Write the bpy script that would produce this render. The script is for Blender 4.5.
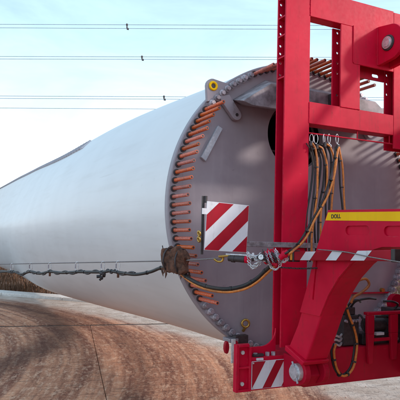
import bpy, bmesh, math, random
from mathutils import Vector, Matrix
from mathutils.geometry import tessellate_polygon
random.seed(7)
PI = math.pi
for o in list(bpy.data.objects): bpy.data.objects.remove(o)
scene = bpy.context.scene
col = scene.collection

# ------------------------------------------------------------------ camera
ZC = 1.95                                   # height of the blade axis
CAM = Vector((-2.981, -4.028, 1.660))
FPX = 556.9                                 # focal length in pixels of the 400 px photograph
YAW, PITCH, ROLL = math.radians(25.98), math.radians(4.05), math.radians(1.56)
fw = Vector((math.sin(YAW)*math.cos(PITCH), math.cos(YAW)*math.cos(PITCH), math.sin(PITCH)))
_r = Vector((math.cos(YAW), -math.sin(YAW), 0)); _u = _r.cross(fw)
rt = _r*math.cos(ROLL) + _u*math.sin(ROLL)
up = -_r*math.sin(ROLL) + _u*math.cos(ROLL)
cd = bpy.data.cameras.new('camera'); cam = bpy.data.objects.new('camera', cd); col.objects.link(cam)
cd.sensor_width = 36; cd.lens = FPX/400*36; cd.clip_start = .05; cd.clip_end = 5000
M = Matrix((rt, up, -fw)).transposed().to_4x4(); M.translation = CAM
cam.matrix_world = M
scene.camera = cam

def ray(px, py): return fw + rt*((px-200)/FPX) - up*((py-200)/FPX)
def onp(px, py, axis, val):
    d = ray(px, py); k = 'xyz'.index(axis); return CAM + d*((val-CAM[k])/d[k])
def atd(px, py, D): return CAM + ray(px, py)*D

# ------------------------------------------------------------------ light
SUN_EL, SUN_AZ = math.radians(24), math.radians(126)   # azimuth clockwise from +Y: low hazy sun from the right of the camera
w = bpy.data.worlds.new('World'); scene.world = w; w.use_nodes = True
nt = w.node_tree; nt.nodes.clear()
wo = nt.nodes.new('ShaderNodeOutputWorld'); bg = nt.nodes.new('ShaderNodeBackground')
sky = nt.nodes.new('ShaderNodeTexSky'); sky.sky_type = 'NISHITA'; sky.sun_disc = False
sky.sun_elevation = SUN_EL; sky.sun_rotation = SUN_AZ
sky.air_density = 1.0; sky.dust_density = 1.5; sky.ozone_density = 1.0; sky.altitude = 50
tc = nt.nodes.new('ShaderNodeTexCoord'); mp = nt.nodes.new('ShaderNodeMapping')
mp.inputs['Scale'].default_value = (1.4, 1.4, 5.5)
nz = nt.nodes.new('ShaderNodeTexNoise'); nz.inputs['Scale'].default_value = 2.1; nz.inputs['Detail'].default_value = 7; nz.inputs['Roughness'].default_value = .62
nz.inputs['Distortion'].default_value = .5
cr = nt.nodes.new('ShaderNodeValToRGB'); cr.color_ramp.elements[0].position = .34; cr.color_ramp.elements[1].position = .72
cr.color_ramp.elements[0].color = (.44,.44,.44,1); cr.color_ramp.elements[1].color = (.76,.76,.76,1)
sx = nt.nodes.new('ShaderNodeSeparateXYZ')
mr = nt.nodes.new('ShaderNodeMapRange'); mr.inputs['From Min'].default_value = 0.0; mr.inputs['From Max'].default_value = .42
mr.inputs['To Min'].default_value = .45; mr.inputs['To Max'].default_value = -.12
ad = nt.nodes.new('ShaderNodeMath'); ad.operation = 'ADD'; ad.use_clamp = True
mx = nt.nodes.new('ShaderNodeMix'); mx.data_type = 'RGBA'; mx.inputs['B'].default_value = (9.0, 10.5, 11.1, 1)   # thin high cloud
nt.links.new(tc.outputs['Generated'], mp.inputs['Vector']); nt.links.new(mp.outputs[0], nz.inputs['Vector'])
nt.links.new(nz.outputs['Fac'], cr.inputs[0]); nt.links.new(tc.outputs['Generated'], sx.inputs[0]); nt.links.new(sx.outputs['Z'], mr.inputs['Value'])
nt.links.new(cr.outputs[0], ad.inputs[0]); nt.links.new(mr.outputs[0], ad.inputs[1])
nt.links.new(ad.outputs[0], mx.inputs['Factor']); nt.links.new(sky.outputs[0], mx.inputs['A'])
cg = nt.nodes.new('ShaderNodeValToRGB'); cg.color_ramp.elements[0].position = 0; cg.color_ramp.elements[1].position = .34
cg.color_ramp.elements[0].color = (.84,.90,.95,1); cg.color_ramp.elements[1].color = (.52,.745,.87,1)
sc_ = nt.nodes.new('ShaderNodeVectorMath'); sc_.operation = 'SCALE'; sc_.inputs['Scale'].default_value = 8.1
nt.links.new(sx.outputs['Z'], cg.inputs[0]); nt.links.new(cg.outputs[0], sc_.inputs[0]); nt.links.new(sc_.outputs[0], mx.inputs['B'])
nt.links.new(mx.outputs['Result'], bg.inputs['Color']); nt.links.new(bg.outputs[0], wo.inputs[0])
bg.inputs['Strength'].default_value = .10
sd = bpy.data.lights.new('sun', 'SUN'); sd.energy = 0.95; sd.angle = math.radians(5); sd.color = (1, .92, .84)
sun = bpy.data.objects.new('sun', sd); col.objects.link(sun)
sv = Vector((math.sin(SUN_AZ)*math.cos(SUN_EL), math.cos(SUN_AZ)*math.cos(SUN_EL), math.sin(SUN_EL)))
sun.rotation_euler = sv.to_track_quat('Z', 'Y').to_euler(); sun.location = (0, 0, 30)
vs = scene.view_settings; vs.view_transform = 'Standard'; vs.look = 'None'; vs.gamma = 1; vs.exposure = 1.24
scene.render.engine = 'CYCLES'

# ------------------------------------------------------------------ materials
def newmat(name):
    m = bpy.data.materials.new(name); m.use_nodes = True; nt = m.node_tree
    return m, nt, nt.nodes['Principled BSDF']
def ND(nt, t, ins=None, **props):
    n = nt.nodes.new('ShaderNode'+t)
    for k, v in props.items(): setattr(n, k, v)
    for k, v in (ins or {}).items():
        if isinstance(v, bpy.types.NodeSocket): nt.links.new(v, n.inputs[k])
        else: n.inputs[k].default_value = v
    return n
def MA(nt, op, a, b=None, c=None, clamp=False):
    n = nt.nodes.new('ShaderNodeMath'); n.operation = op; n.use_clamp = clamp
    for i, v in enumerate((a, b, c)):
        if v is None: continue
        if isinstance(v, bpy.types.NodeSocket): nt.links.new(v, n.inputs[i])
        else: n.inputs[i].default_value = v
    return n.outputs[0]
def RGB(c): return (c[0], c[1], c[2], 1)
def MIX(nt, f, a, b, blend='MIX'):
    n = nt.nodes.new('ShaderNodeMix'); n.data_type = 'RGBA'; n.blend_type = blend
    for k, v in (('Factor', f), ('A', a), ('B', b)):
        if isinstance(v, bpy.types.NodeSocket): nt.links.new(v, n.inputs[k])
        else: n.inputs[k].default_value = v if k == 'Factor' else RGB(v)
    return n.outputs['Result']
def NOISE(nt, vec, scale, detail=4, rough=.55, dist=0):
    n = ND(nt, 'TexNoise', {'Vector': vec, 'Scale': scale, 'Detail': detail, 'Roughness': rough, 'Distortion': dist}); return n.outputs['Fac']
def RAMP(nt, v, a, b):
    n = nt.nodes.new('ShaderNodeMapRange'); n.clamp = True; n.interpolation_type = 'SMOOTHSTEP'
    nt.links.new(v, n.inputs['Value']); n.inputs['From Min'].default_value = a; n.inputs['From Max'].default_value = b
    return n.outputs['Result']
def WPOS(nt): return nt.nodes.new('ShaderNodeNewGeometry').outputs['Position']
def SCALE(nt, vec, s): return ND(nt, 'VectorMath', {0: vec, 1: s}, operation='MULTIPLY').outputs[0]
def BUMP(nt, b, h, strength, dist=.01):
    n = ND(nt, 'Bump', {'Height': h, 'Strength': strength, 'Distance': dist}); nt.links.new(n.outputs[0], b.inputs['Normal'])

def paint(name, base, rough=.45, dirt=(.11,.035,.028), amt=.6, wear=(.50,.16,.16), coat=0, wearamt=.5):
    m, nt, b = newmat(name); P = WPOS(nt)
    big = NOISE(nt, P, 2.3, 5, .6); fine = NOISE(nt, P, 38, 4, .65)
    streak = NOISE(nt, SCALE(nt, P, (16, 16, 1.3)), 1.6, 5, .6)
    c = MIX(nt, RAMP(nt, big, .3, .75), tuple(x*.86 for x in base), tuple(min(1, x*1.12+.004) for x in base))
    d = MA(nt, 'MULTIPLY', RAMP(nt, streak, .5, .82), MA(nt, 'MULTIPLY', RAMP(nt, fine, .3, .75), amt))
    c = MIX(nt, d, c, dirt)
    bev = ND(nt, 'Bevel', {'Radius': .006}, samples=4); g = nt.nodes.new('ShaderNodeNewGeometry')
    dt = ND(nt, 'VectorMath', {0: bev.outputs[0], 1: g.outputs['Normal']}, operation='DOT_PRODUCT').outputs['Value']
    e = MA(nt, 'MULTIPLY', RAMP(nt, MA(nt, 'SUBTRACT', 1.0, dt), .02, .18), MA(nt, 'MULTIPLY', RAMP(nt, NOISE(nt, P, 26, 3, .7), .48, .62), wearamt))
    c = MIX(nt, e, c, wear)
    sc = RAMP(nt, NOISE(nt, SCALE(nt, P, (1, 1, .35)), 90, 3, .7), .70, .76)          # stone chips
    c = MIX(nt, MA(nt, 'MULTIPLY', sc, .45), c, wear)
    c = MIX(nt, MA(nt, 'MULTIPLY', RAMP(nt, NOISE(nt, P, 55, 4, .75), .69, .73), .7), c, tuple(x*.35 for x in dirt))
    run = RAMP(nt, NOISE(nt, SCALE(nt, P, (34, 34, .8)), 1.0, 4, .7), .66, .80)          # thin runs of dirty water
    c = MIX(nt, MA(nt, 'MULTIPLY', run, amt*.7), c, tuple(x*.5 for x in dirt))
    scr = RAMP(nt, NOISE(nt, SCALE(nt, P, (7, 7, 70)), 1.4, 3, .75), .70, .76)            # scratches
    c = MIX(nt, MA(nt, 'MULTIPLY', scr, .42), c, wear)
    nt.links.new(c, b.inputs['Base Color'])
    nt.links.new(MA(nt, 'ADD', MA(nt, 'MULTIPLY', fine, .22), rough-.1), b.inputs['Roughness'])
    b.inputs['Specular IOR Level'].default_value = .12; b.inputs['Coat Weight'].default_value = coat; b.inputs['Coat Roughness'].default_value = .25
    BUMP(nt, b, MA(nt, 'ADD', MA(nt, 'MULTIPLY', NOISE(nt, P, 9, 3), .6), MA(nt, 'MULTIPLY', fine, .25)), .12, .006)
    return m
def metal(name, base, rough=.5, metallic=.0, mott=.25, scale=30, dirt=(.12,.08,.07), dirtamt=.3, bump=.15):
    m, nt, b = newmat(name); P = WPOS(nt)
    n1 = NOISE(nt, P, scale, 5, .65); n2 = NOISE(nt, P, 3.1, 5, .6, .3)
    c = MIX(nt, RAMP(nt, n1, .3, .72), tuple(x*(1-mott) for x in base), tuple(min(1, x*(1+mott)) for x in base))
    c = MIX(nt, MA(nt, 'MULTIPLY', RAMP(nt, n2, .48, .75), dirtamt), c, dirt)
    nt.links.new(c, b.inputs['Base Color']); b.inputs['Metallic'].default_value = metallic
    nt.links.new(MA(nt, 'ADD', MA(nt, 'MULTIPLY', n1, .25), rough-.12), b.inputs['Roughness'])
    BUMP(nt, b, n1, bump, .004)
    return m
RED = paint('red_paint', (.62, .003, .034))
RED2 = paint('red_paint_worn', (.50, .003, .028), rough=.5, amt=.8)
YEL = paint('yellow_paint', (1.0, .53, .004), wear=(.5,.3,.1), amt=.25)
BWHITE = paint('reflective_white', (.70, .68, .72), rough=.45, dirt=(.35,.28,.26), amt=.8, wear=(.5,.45,.45), coat=0)
BRED = paint('reflective_red', (.38, .008, .022), rough=.42, amt=.4, coat=0)
def vary(m, amt=.5):
    nt = m.node_tree; b = nt.nodes['Principled BSDF']; l = b.inputs['Base Color'].links[0].from_socket
    r = nt.nodes.new('ShaderNodeObjectInfo').outputs['Random']
    h = ND(nt, 'HueSaturation', {'Hue': MA(nt, 'ADD', .494, MA(nt, 'MULTIPLY', r, .012)), 'Saturation': MA(nt, 'ADD', .85, MA(nt, 'MULTIPLY', r, .25)), 'Value': MA(nt, 'ADD', 1-amt/2, MA(nt, 'MULTIPLY', MA(nt, 'FRACT', MA(nt, 'MULTIPLY', r, 7.3)), amt)), 'Color': l})
    nt.links.new(h.outputs[0], b.inputs['Base Color']); return m
ORANGE = metal('orange_sleeve', (.60, .105, .038), .5, 0, .35, 75, (.16,.05,.035), .85); vary(ORANGE, .4)
ORANGE2 = metal('orange_hose_rubber', (.66, .20, .035), .5, 0, .25, 60, (.12,.05,.03), .6)
BLACK = metal('black_rubber', (.022, .019, .02), .5, 0, .3, 50, (.10,.065,.05), .5)
DARK = metal('dark_steel', (.05, .04, .043), .5, .2, .3, 40, (.11,.07,.06), .4)
STEEL = metal('zinc_steel', (.66, .64, .66), .36, .45, .2, 50, (.25,.18,.15), .35)
NUTM = metal('dull_nut', (.38, .33, .37), .42, .3, .25, 70, (.16,.11,.10), .55); vary(NUTM, .5)
GBAR = metal('galvanised_bar', (.24, .21, .225), .55, .3, .4, 35, (.22,.07,.06), .8)
PALE = metal('pale_bar', (.50, .52, .58), .5, .1, .15, 40)
BROWN = metal('brown_wrap', (.115, .046, .027), .85, 0, .6, 30, (.04,.02,.014), .6, .9)
BRASS = metal('brass', (.55, .33, .08), .35, .8, .2, 60)
ROPE = metal('rope_fibre', (.22, .19, .19), .8, 0, .4, 200)
WIRE = metal('conductor_wire', (.42, .50, .56), .5, .0, .1, 5)
GAUGE = metal('gauge_face', (.75, .75, .76), .4, 0, .05, 30)

def plate_mat():
    m, nt, b = newmat('grey_plate_paint'); P = WPOS(nt)
    n1 = NOISE(nt, P, 2.2, 6, .62, .4); n2 = NOISE(nt, P, 45, 4, .7); n3 = NOISE(nt, SCALE(nt, P, (9, 9, 1)), 1.5, 5, .65)
    c = MIX(nt, RAMP(nt, n1, .28, .75), (.300, .252, .285), (.37, .318, .35))
    c = MIX(nt, MA(nt, 'MULTIPLY', RAMP(nt, n3, .5, .8), .35), c, (.45, .385, .42))
    c = MIX(nt, MA(nt, 'MULTIPLY', RAMP(nt, NOISE(nt, SCALE(nt, P, (60, 60, 1.2)), 1.0, 4, .7), .62, .74), .45), c, (.14, .105, .11))
    c = MIX(nt, MA(nt, 'MULTIPLY', RAMP(nt, NOISE(nt, SCALE(nt, P, (5, 5, 90)), 1.2, 3, .8), .68, .74), .5), c, (.45, .40, .43))
    c = MIX(nt, MA(nt, 'MULTIPLY', RAMP(nt, n2, .62, .72), .35), c, (.50, .44, .47))
    c = MIX(nt, MA(nt, 'MULTIPLY', RAMP(nt, NOISE(nt, P, 11, 5, .7), .62, .74), .45), c, (.17, .13, .14))
    nt.links.new(c, b.inputs['Base Color']); b.inputs['Roughness'].default_value = .55
    BUMP(nt, b, n2, .1, .004); return m
PLATE = plate_mat()
def blade_mat():
    m, nt, b = newmat('white_gelcoat'); P = WPOS(nt)
    n = NOISE(nt, P, .9, 5, .6); d = NOISE(nt, SCALE(nt, P, (2, .35, 5)), 1.5, 6, .65)
    c = MIX(nt, RAMP(nt, n, .3, .7), (.75, .72, .73), (.795, .765, .775))
    z = ND(nt, 'SeparateXYZ', {0: P}).outputs['Z']
    low = MA(nt, 'MULTIPLY', RAMP(nt, d, .45, .8), .36)                               # road grime in streaks
    c = MIX(nt, low, c, (.60, .545, .53))
    c = MIX(nt, MA(nt, 'MULTIPLY', RAMP(nt, NOISE(nt, SCALE(nt, P, (30, .6, 30)), 1.0, 4, .7), .64, .74), .22), c, (.45, .39, .37))
    c = MIX(nt, MA(nt, 'MULTIPLY', RAMP(nt, NOISE(nt, P, 14, 4, .7), .64, .72), .18), c, (.40, .34, .31))
    nt.links.new(c, b.inputs['Base Color']); b.inputs['Roughness'].default_value = .42
    BUMP(nt, b, NOISE(nt, P, 3, 3), .05, .01); return m
BLADE = blade_mat()
INNER = metal('laminate_inside', (.10, .09, .085), .7)

def ground_mat():
    m, nt, b = newmat('dirty_concrete'); P = WPOS(nt)
    s = ND(nt, 'SeparateXYZ', {0: P}); X, Y = s.outputs['X'], s.outputs['Y']
    wob = MA(nt, 'SUBTRACT', NOISE(nt, P, .8, 4, .6), .5)
    def para(y0, k):  # x + k (y-y0)^2: lines of equal value are the sweeping wheel tracks
        d = MA(nt, 'SUBTRACT', Y, y0); return MA(nt, 'ADD', X, MA(nt, 'MULTIPLY', MA(nt, 'MULTIPLY', d, d), k))
    s1 = para(6.0, .052); s2 = para(7.3, .10); s3 = para(2.5, .032)
    st = ND(nt, 'CombineXYZ', {0: MA(nt, 'ADD', s1, MA(nt, 'MULTIPLY', wob, .10)), 1: MA(nt, 'MULTIPLY', Y, .05)}).outputs[0]
    streak = NOISE(nt, st, 4.6, 6, .66, .15); streak2 = NOISE(nt, SCALE(nt, st, (1, 6, 1)), 17, 5, .7)
    fine = NOISE(nt, P, 24, 6, .7); mid = NOISE(nt, P, 2.6, 6, .65, .4); speck = NOISE(nt, P, 110, 3, .7)
    # dried mud
    brk = MA(nt, 'ADD', MA(nt, 'MULTIPLY', MA(nt, 'SUBTRACT', fine, .5), .45), MA(nt, 'MULTIPLY', MA(nt, 'SUBTRACT', speck, .5), .22))
    c = MIX(nt, RAMP(nt, MA(nt, 'ADD', streak, brk), .34, .70), (.215, .078, .050), (.76, .365, .215))
    c = MIX(nt, MA(nt, 'MULTIPLY', RAMP(nt, MA(nt, 'ADD', streak2, brk), .46, .68), .7), c, (.84, .54, .38))
    c = MIX(nt, MA(nt, 'MULTIPLY', RAMP(nt, MA(nt, 'ADD', mid, brk), .45, .72), .5), c, (.37, .148, .092))
    # dark wet band of the outer wheels
    dk = MA(nt, 'SUBTRACT', 1.0, RAMP(nt, MA(nt, 'ABSOLUTE', MA(nt, 'ADD', MA(nt, 'ADD', s2, .55), MA(nt, 'ADD', MA(nt, 'MULTIPLY', wob, .5), MA(nt, 'MULTIPLY', brk, .6)))), .08, .55))
    c = MIX(nt, MA(nt, 'MULTIPLY', dk, MA(nt, 'ADD', .45, MA(nt, 'MULTIPLY', mid, .5)), clamp=True), c, (.085, .036, .027))
    dk2 = MA(nt, 'SUBTRACT', 1.0, RAMP(nt, MA(nt, 'ABSOLUTE', MA(nt, 'ADD', MA(nt, 'ADD', s1, -.10), MA(nt, 'ADD', MA(nt, 'MULTIPLY', wob, .6), MA(nt, 'MULTIPLY', brk, .8)))), .03, .30))
    c = MIX(nt, MA(nt, 'MULTIPLY', dk2, .45), c, (.12, .05, .036))
    # cleaner pale concrete beyond the mud
    pl = RAMP(nt, MA(nt, 'ADD', s3, MA(nt, 'ADD', MA(nt, 'MULTIPLY', wob, 1.1), MA(nt, 'MULTIPLY', MA(nt, 'SUBTRACT', streak, .5), 1.0))), .75, 1.55)
    pl = MA(nt, 'MAXIMUM', pl, RAMP(nt, MA(nt, 'ADD', MA(nt, 'MULTIPLY', X, -1.0), MA(nt, 'MULTIPLY', wob, 1.2)), 3.3, 4.6))      # unseen yard left of the lane, coloured pale to bounce light
    pc = MIX(nt, RAMP(nt, mid, .35, .7), (.48, .375, .315), (.65, .55, .49))
    pc = MIX(nt, MA(nt, 'MULTIPLY', RAMP(nt, streak, .55, .75), .55), pc, (.33, .235, .18))
    c = MIX(nt, pl, c, pc)
    # tread prints across the tracks, pebbles and grit
    tr = NOISE(nt, ND(nt, 'CombineXYZ', {0: MA(nt, 'MULTIPLY', MA(nt, 'ADD', X, MA(nt, 'MULTIPLY', wob, .3)), 2.4), 1: MA(nt, 'MULTIPLY', MA(nt, 'ADD', Y, MA(nt, 'MULTIPLY', X, .17)), 17)}).outputs[0], 1.0, 5, .68)
    c = MIX(nt, MA(nt, 'MULTIPLY', RAMP(nt, tr, .52, .68), .55), c, (.10, .052, .038))
    c = MIX(nt, MA(nt, 'MULTIPLY', RAMP(nt, fine, .55, .78), .45), c, (.09, .05, .037))
    c = MIX(nt, MA(nt, 'MULTIPLY', RAMP(nt, speck, .64, .72), .5), c, (.50, .40, .32))
    nt.links.new(c, b.inputs['Base Color']); b.inputs['Roughness'].default_value = .85; b.inputs['Specular IOR Level'].default_value = .15
    cv = ND(nt, 'TexVoronoi', {'Vector': ND(nt, 'VectorMath', {0: P, 1: ND(nt, 'TexNoise', {'Vector': P, 'Scale': 2.0, 'Detail': 4}).outputs['Color']}, operation='ADD').outputs[0], 'Scale': .55}, feature='DISTANCE_TO_EDGE').outputs['Distance']
    ck = MA(nt, 'SUBTRACT', 1.0, RAMP(nt, cv, .002, .009))
    c = MIX(nt, MA(nt, 'MULTIPLY', ck, .28), c, (.05, .026, .02)); nt.links.new(c, b.inputs['Base Color'])
    h = MA(nt, 'ADD', MA(nt, 'MULTIPLY', fine, .6), MA(nt, 'ADD', MA(nt, 'MULTIPLY', tr, .7), MA(nt, 'MULTIPLY', streak2, .5)))
    BUMP(nt, b, h, 1.0, .03); return m
GROUND = ground_mat()
SOIL = metal('field_soil', (.16, .085, .055), .9, 0, .5, 6, (.26,.17,.10), .5, .8)
JOINT = metal('joint_soil', (.04, .022, .017), .95, 0, .4, 20)
KERB = metal('kerb_concrete', (.66, .61, .58), .75, 0, .15, 12, (.4,.33,.28), .3)
def grass_mat():
    m, nt, b = newmat('dry_grass'); P = WPOS(nt)
    c = MIX(nt, NOISE(nt, P, 3, 4), (.085, .038, .026), (.22, .115, .06))
    nt.links.new(c, b.inputs['Base Color']); b.inputs['Roughness'].default_value = .9; return m
GRASS = grass_mat()

# ------------------------------------------------------------------ mesh helpers
def catmull(pts, sub=8):
    pts = [Vector(p) for p in pts]
    if len(pts) < 3: return pts
    P = [pts[0]*2-pts[1]] + pts + [pts[-1]*2-pts[-2]]; out = []
    for i in range(1, len(P)-2):
        a, b, c, d = P[i-1:i+3]
        for k in range(sub):
            t = k/sub
            out.append(.5*((2*b) + (c-a)*t + (2*a-5*b+4*c-d)*t*t + (3*b-a-3*c+d)*t**3))
    out.append(pts[-1]); return out
class MB:
    def __init__(s): s.v = []; s.f = []; s.m = []; s.s = []
    def add(s, vs, fs, mat=0, smooth=False):
        o = len(s.v); s.v += [Vector(v) for v in vs]
        for f in fs: s.f.append([i+o for i in f]); s.m.append(mat); s.s.append(smooth)
        return s
    def box(s, a, b, mat=0):
        (x0,y0,z0),(x1,y1,z1) = a, b
        return s.add([(x,y,z) for x in (x0,x1) for y in (y0,y1) for z in (z0,z1)],
            [(0,1,3,2),(4,6,7,5),(0,4,5,1),(2,3,7,6),(0,2,6,4),(1,5,7,3)], mat)
    def prism(s, poly, axis, a, b, mat=0, holes=()):
        f = {'x': lambda p,t:(t,p[0],p[1]), 'y': lambda p,t:(p[0],t,p[1]), 'z': lambda p,t:(p[0],p[1],t)}[axis]
        loops = [list(poly)] + [list(h) for h in holes]; flat = [p for l in loops for p in l]; n = len(flat)
        vs = [f(p,a) for p in flat] + [f(p,b) for p in flat]; fs = []
        if holes:
            tri = tessellate_polygon([[Vector((p[0],p[1],0)) for p in l] for l in loops])
            for t in tri: fs.append(tuple(t)); fs.append(tuple(i+n for i in reversed(t)))
        else:
            fs += [tuple(range(n)), tuple(range(2*n-1, n-1, -1))]
        o = 0
        for l in loops:
            k = len(l)
            for i in range(k): j = (i+1) % k; fs.append((o+i, o+j, o+j+n, o+i+n))
            o += k
        return s.add(vs, fs, mat)
    def tube(s, pts, r, n=10, mat=0, caps=True):
        pts = [Vector(p) for p in pts]; vs = []; fs = []; N = len(pts)
        rr = r if isinstance(r, (list, tuple)) else [r]*N
        t = (pts[1]-pts[0]).normalized(); a = t.orthogonal().normalized()
        for i, p in enumerate(pts):
            t = (pts[min(i+1,N-1)]-pts[max(i-1,0)]).normalized()
            a = (a - t*a.dot(t)).normalized(); b = t.cross(a)
            for k in range(n):
                q = 2*PI*k/n; vs.append(p + (a*math.cos(q)+b*math.sin(q))*rr[i])
        for i in range(N-1):
            for k in range(n): fs.append((i*n+k, i*n+(k+1)%n, (i+1)*n+(k+1)%n, (i+1)*n+k))
        s.add(vs, fs, mat, True)
        if caps:
            s.add([vs[k] for k in range(n)], [tuple(range(n))], mat); s.add(vs[-n:], [tuple(range(n))], mat)
        return s
    def ring(s, c, nrm, R, r, n=24, m=8, mat=0, sx=1.0, upv=None):
        nrm = Vector(nrm).normalized(); a = Vector(upv).normalized() if upv else nrm.orthogonal().normalized(); b = nrm.cross(a)
        vs = []; fs = []
        for i in range(n):
            q = 2*PI*i/n; d = a*math.cos(q)*sx + b*math.sin(q); dn = d.normalized()
            for k in range(m):
                e = 2*PI*k/m; vs.append(Vector(c) + d*R + dn*(r*math.cos(e)) + nrm*(r*math.sin(e)))
        for i in range(n):
            for k in range(m): fs.append((i*m+k, i*m+(k+1)%m, ((i+1)%n)*m+(k+1)%m, ((i+1)%n)*m+k))
        return s.add(vs, fs, mat, True)
    def cyl(s, a, b, r, n=16, mat=0, smooth=True, r2=None):
        a = Vector(a); b = Vector(b); t = (b-a).normalized(); u = t.orthogonal().normalized(); v = t.cross(u); r2 = r if r2 is None else r2
        vs = [a+(u*math.cos(2*PI*k/n)+v*math.sin(2*PI*k/n))*r for k in range(n)] + [b+(u*math.cos(2*PI*k/n)+v*math.sin(2*PI*k/n))*r2 for k in range(n)]
        s.add(vs, [(k,(k+1)%n,n+(k+1)%n,n+k) for k in range(n)], mat, smooth and n > 8)
        s.add(vs, [tuple(range(n)), tuple(range(2*n-1,n-1,-1))], mat); return s
    def mesh(s, name, mats, org=Vector()):
        me = bpy.data.meshes.new(name); bm = bmesh.new()
        vv = [bm.verts.new(v-org) for v in s.v]
        for f, m, sm in zip(s.f, s.m, s.s):
            try: q = bm.faces.new([vv[i] for i in f])
            except ValueError: continue
            q.material_index = m; q.smooth = sm
        bmesh.ops.recalc_face_normals(bm, faces=bm.faces)
        bm.to_mesh(me); bm.free()
        for m in (mats if isinstance(mats, (list, tuple)) else [mats]): me.materials.append(m)
        return me
    def build(s, name, mats, parent=None, bevel=0, seg=2, origin=None):
        org = wloc(parent) if parent else Vector(origin or (0,0,0))
        o = bpy.data.objects.new(name, s.mesh(name, mats, org)); col.objects.link(o)
        if parent: o.parent = parent
        else: o.location = org
        if bevel:
            b = o.modifiers.new('bevel', 'BEVEL'); b.width = bevel; b.segments = seg; b.limit_method = 'ANGLE'; b.angle_limit = math.radians(35)
        return o
def wloc(o):
    v = Vector()
    while o: v = v + Vector(o.location); o = o.parent
    return v
def tag(o, label=None, cat=None, group=None, kind=None):
    for k, v in (('label', label), ('category', cat), ('group', group), ('kind', kind)):
        if v: o[k] = v
    return o
def empty(name, loc, label, cat, group=None):
    o = bpy.data.objects.new(name, None); col.objects.link(o); o.location = loc; o.empty_display_size = .1
    return tag(o, label, cat, group)
def box(name, a, b, mat, parent=None, bevel=.004): return MB().box(a, b).build(name, mat, parent, bevel)
def stadium(x0, x1, z0, z1, n=8):
    r = (z1-z0)/2; zc = (z0+z1)/2; out = []
    for k in range(n+1): q = -PI/2+PI*k/n; out.append((x1-r+r*math.cos(q), zc+r*math.sin(q)))
    for k in range(n+1): q = PI/2+PI*k/n; out.append((x0+r+r*math.cos(q), zc+r*math.sin(q)))
    return out
def circ(cx, cz, r, n=16): return [(cx+r*math.cos(2*PI*k/n), cz+r*math.sin(2*PI*k/n)) for k in range(n)]
def hull2(pts):
    pts = sorted(set(pts)); lo = []; hi = []
    for p in pts:
        while len(lo) > 1 and (lo[-1][0]-lo[-2][0])*(p[1]-lo[-2][1])-(lo[-1][1]-lo[-2][1])*(p[0]-lo[-2][0]) <= 0: lo.pop()
        lo.append(p)
    for p in reversed(pts):
        while len(hi) > 1 and (hi[-1][0]-hi[-2][0])*(p[1]-hi[-2][1])-(hi[-1][1]-hi[-2][1])*(p[0]-hi[-2][0]) <= 0: hi.pop()
        hi.append(p)
    return lo[:-1]+hi[:-1]
def clip(poly, side):   # keep side(p) >= 0
    out = []
    for i in range(len(poly)):
        a, b = poly[i], poly[(i+1) % len(poly)]; da, db = side(a), side(b)
        if da >= 0: out.append(a)
        if da*db < 0: t = da/(da-db); out.append((a[0]+(b[0]-a[0])*t, a[1]+(b[1]-a[1])*t))
    return out

# ------------------------------------------------------------------ ground, slabs, kerb, field
g = MB().add([(-1500,-1500,-.12),(1500,-1500,-.12),(1500,1500,-.12),(-1500,1500,-.12)], [(0,1,2,3)]).build('ground', SOIL); tag(g, kind='structure')
E0 = Vector((-1.10, 12.05)); ED = Vector((.66, -.75)).normalized(); EN = Vector((-ED.y, ED.x))   # yard edge, EN points to the field
def side(p, off=0): return -((p[0]-E0.x)*EN.x + (p[1]-E0.y)*EN.y) + off
yard = bpy.data.objects.new('concrete_yard', None); col.objects.link(yard); tag(yard, 'brown mud stained concrete yard with wheel tracks', kind='structure')
bed = clip([(-30,-16),(24,-16),(24,40),(-30,40)], side)
b_ = MB().prism(bed, 'z', -.118, -.035).build('joint_bed', JOINT, yard)
su = Vector((math.cos(math.radians(-9.5)), math.sin(math.radians(-9.5)))); sw = Vector((math.sin(math.radians(13.0)), math.cos(math.radians(13.0)))); S0 = Vector((-.132, 6.39)); SL, SW_ = 3.35, 4.1
full = None
for i in range(-5, 6):
    for j in range(-6, 8):
        g1 = .004
        gt = .065 if j == -1 else g1; gb = .065 if j == 0 else g1; ox = 1.5 if j >= 0 else 0
        c = [(ox+i*SW_+g1, j*SL+gb), (ox+(i+1)*SW_-g1, j*SL+gb), (ox+(i+1)*SW_-g1, (j+1)*SL-gt), (ox+i*SW_+g1, (j+1)*SL-gt)]
        P = [(S0.x+su.x*a+sw.x*b, S0.y+su.y*a+sw.y*b) for a, b in c]
        P2 = clip(P, side)
        if len(P2) < 3: continue
        o = MB().prism(P2, 'z', -.10, random.uniform(-.003, .003)).build('slab', GROUND, yard, .003, 1)
for i in range(-8, 8):
    c = [(i*1.5+.004, -.055), ((i+1)*1.5-.004, -.055), ((i+1)*1.5-.004, .055), (i*1.5+.004, .055)]
    P2 = clip([(S0.x+su.x*a+sw.x*b, S0.y+su.y*a+sw.y*b) for a, b in c], side)
    if len(P2) > 2: MB().prism(P2, 'z', -.034, -.004).build('drain_cover', JOINT, yard, .002, 1)
k_ = [(E0.x+ED.x*t+EN.x*n, E0.y+ED.y*t+EN.y*n) for t, n in ((-45,.03),(45,.03),(45,.50),(-45,.50))]
kb = MB(); L = 90; 
kerb = bpy.data.objects.new('kerb', None); col.objects.link(kerb); tag(kerb, 'pale concrete kerb along the edge of the brown field', kind='structure')
for q in range(30):
    t0 = -30+q*2+.006; t1 = -30+(q+1)*2-.006
    P = [(E0.x+ED.x*t+EN.x*n, E0.y+ED.y*t+EN.y*n) for t, n in ((t0,.03),(t1,.03),(t1,.62),(t0,.62))]
    MB().prism(P, 'z', -.12, .07+random.uniform(-.004,.004)).build('kerb_stone', KERB, kerb, .015, 2)
gm = MB()
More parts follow.
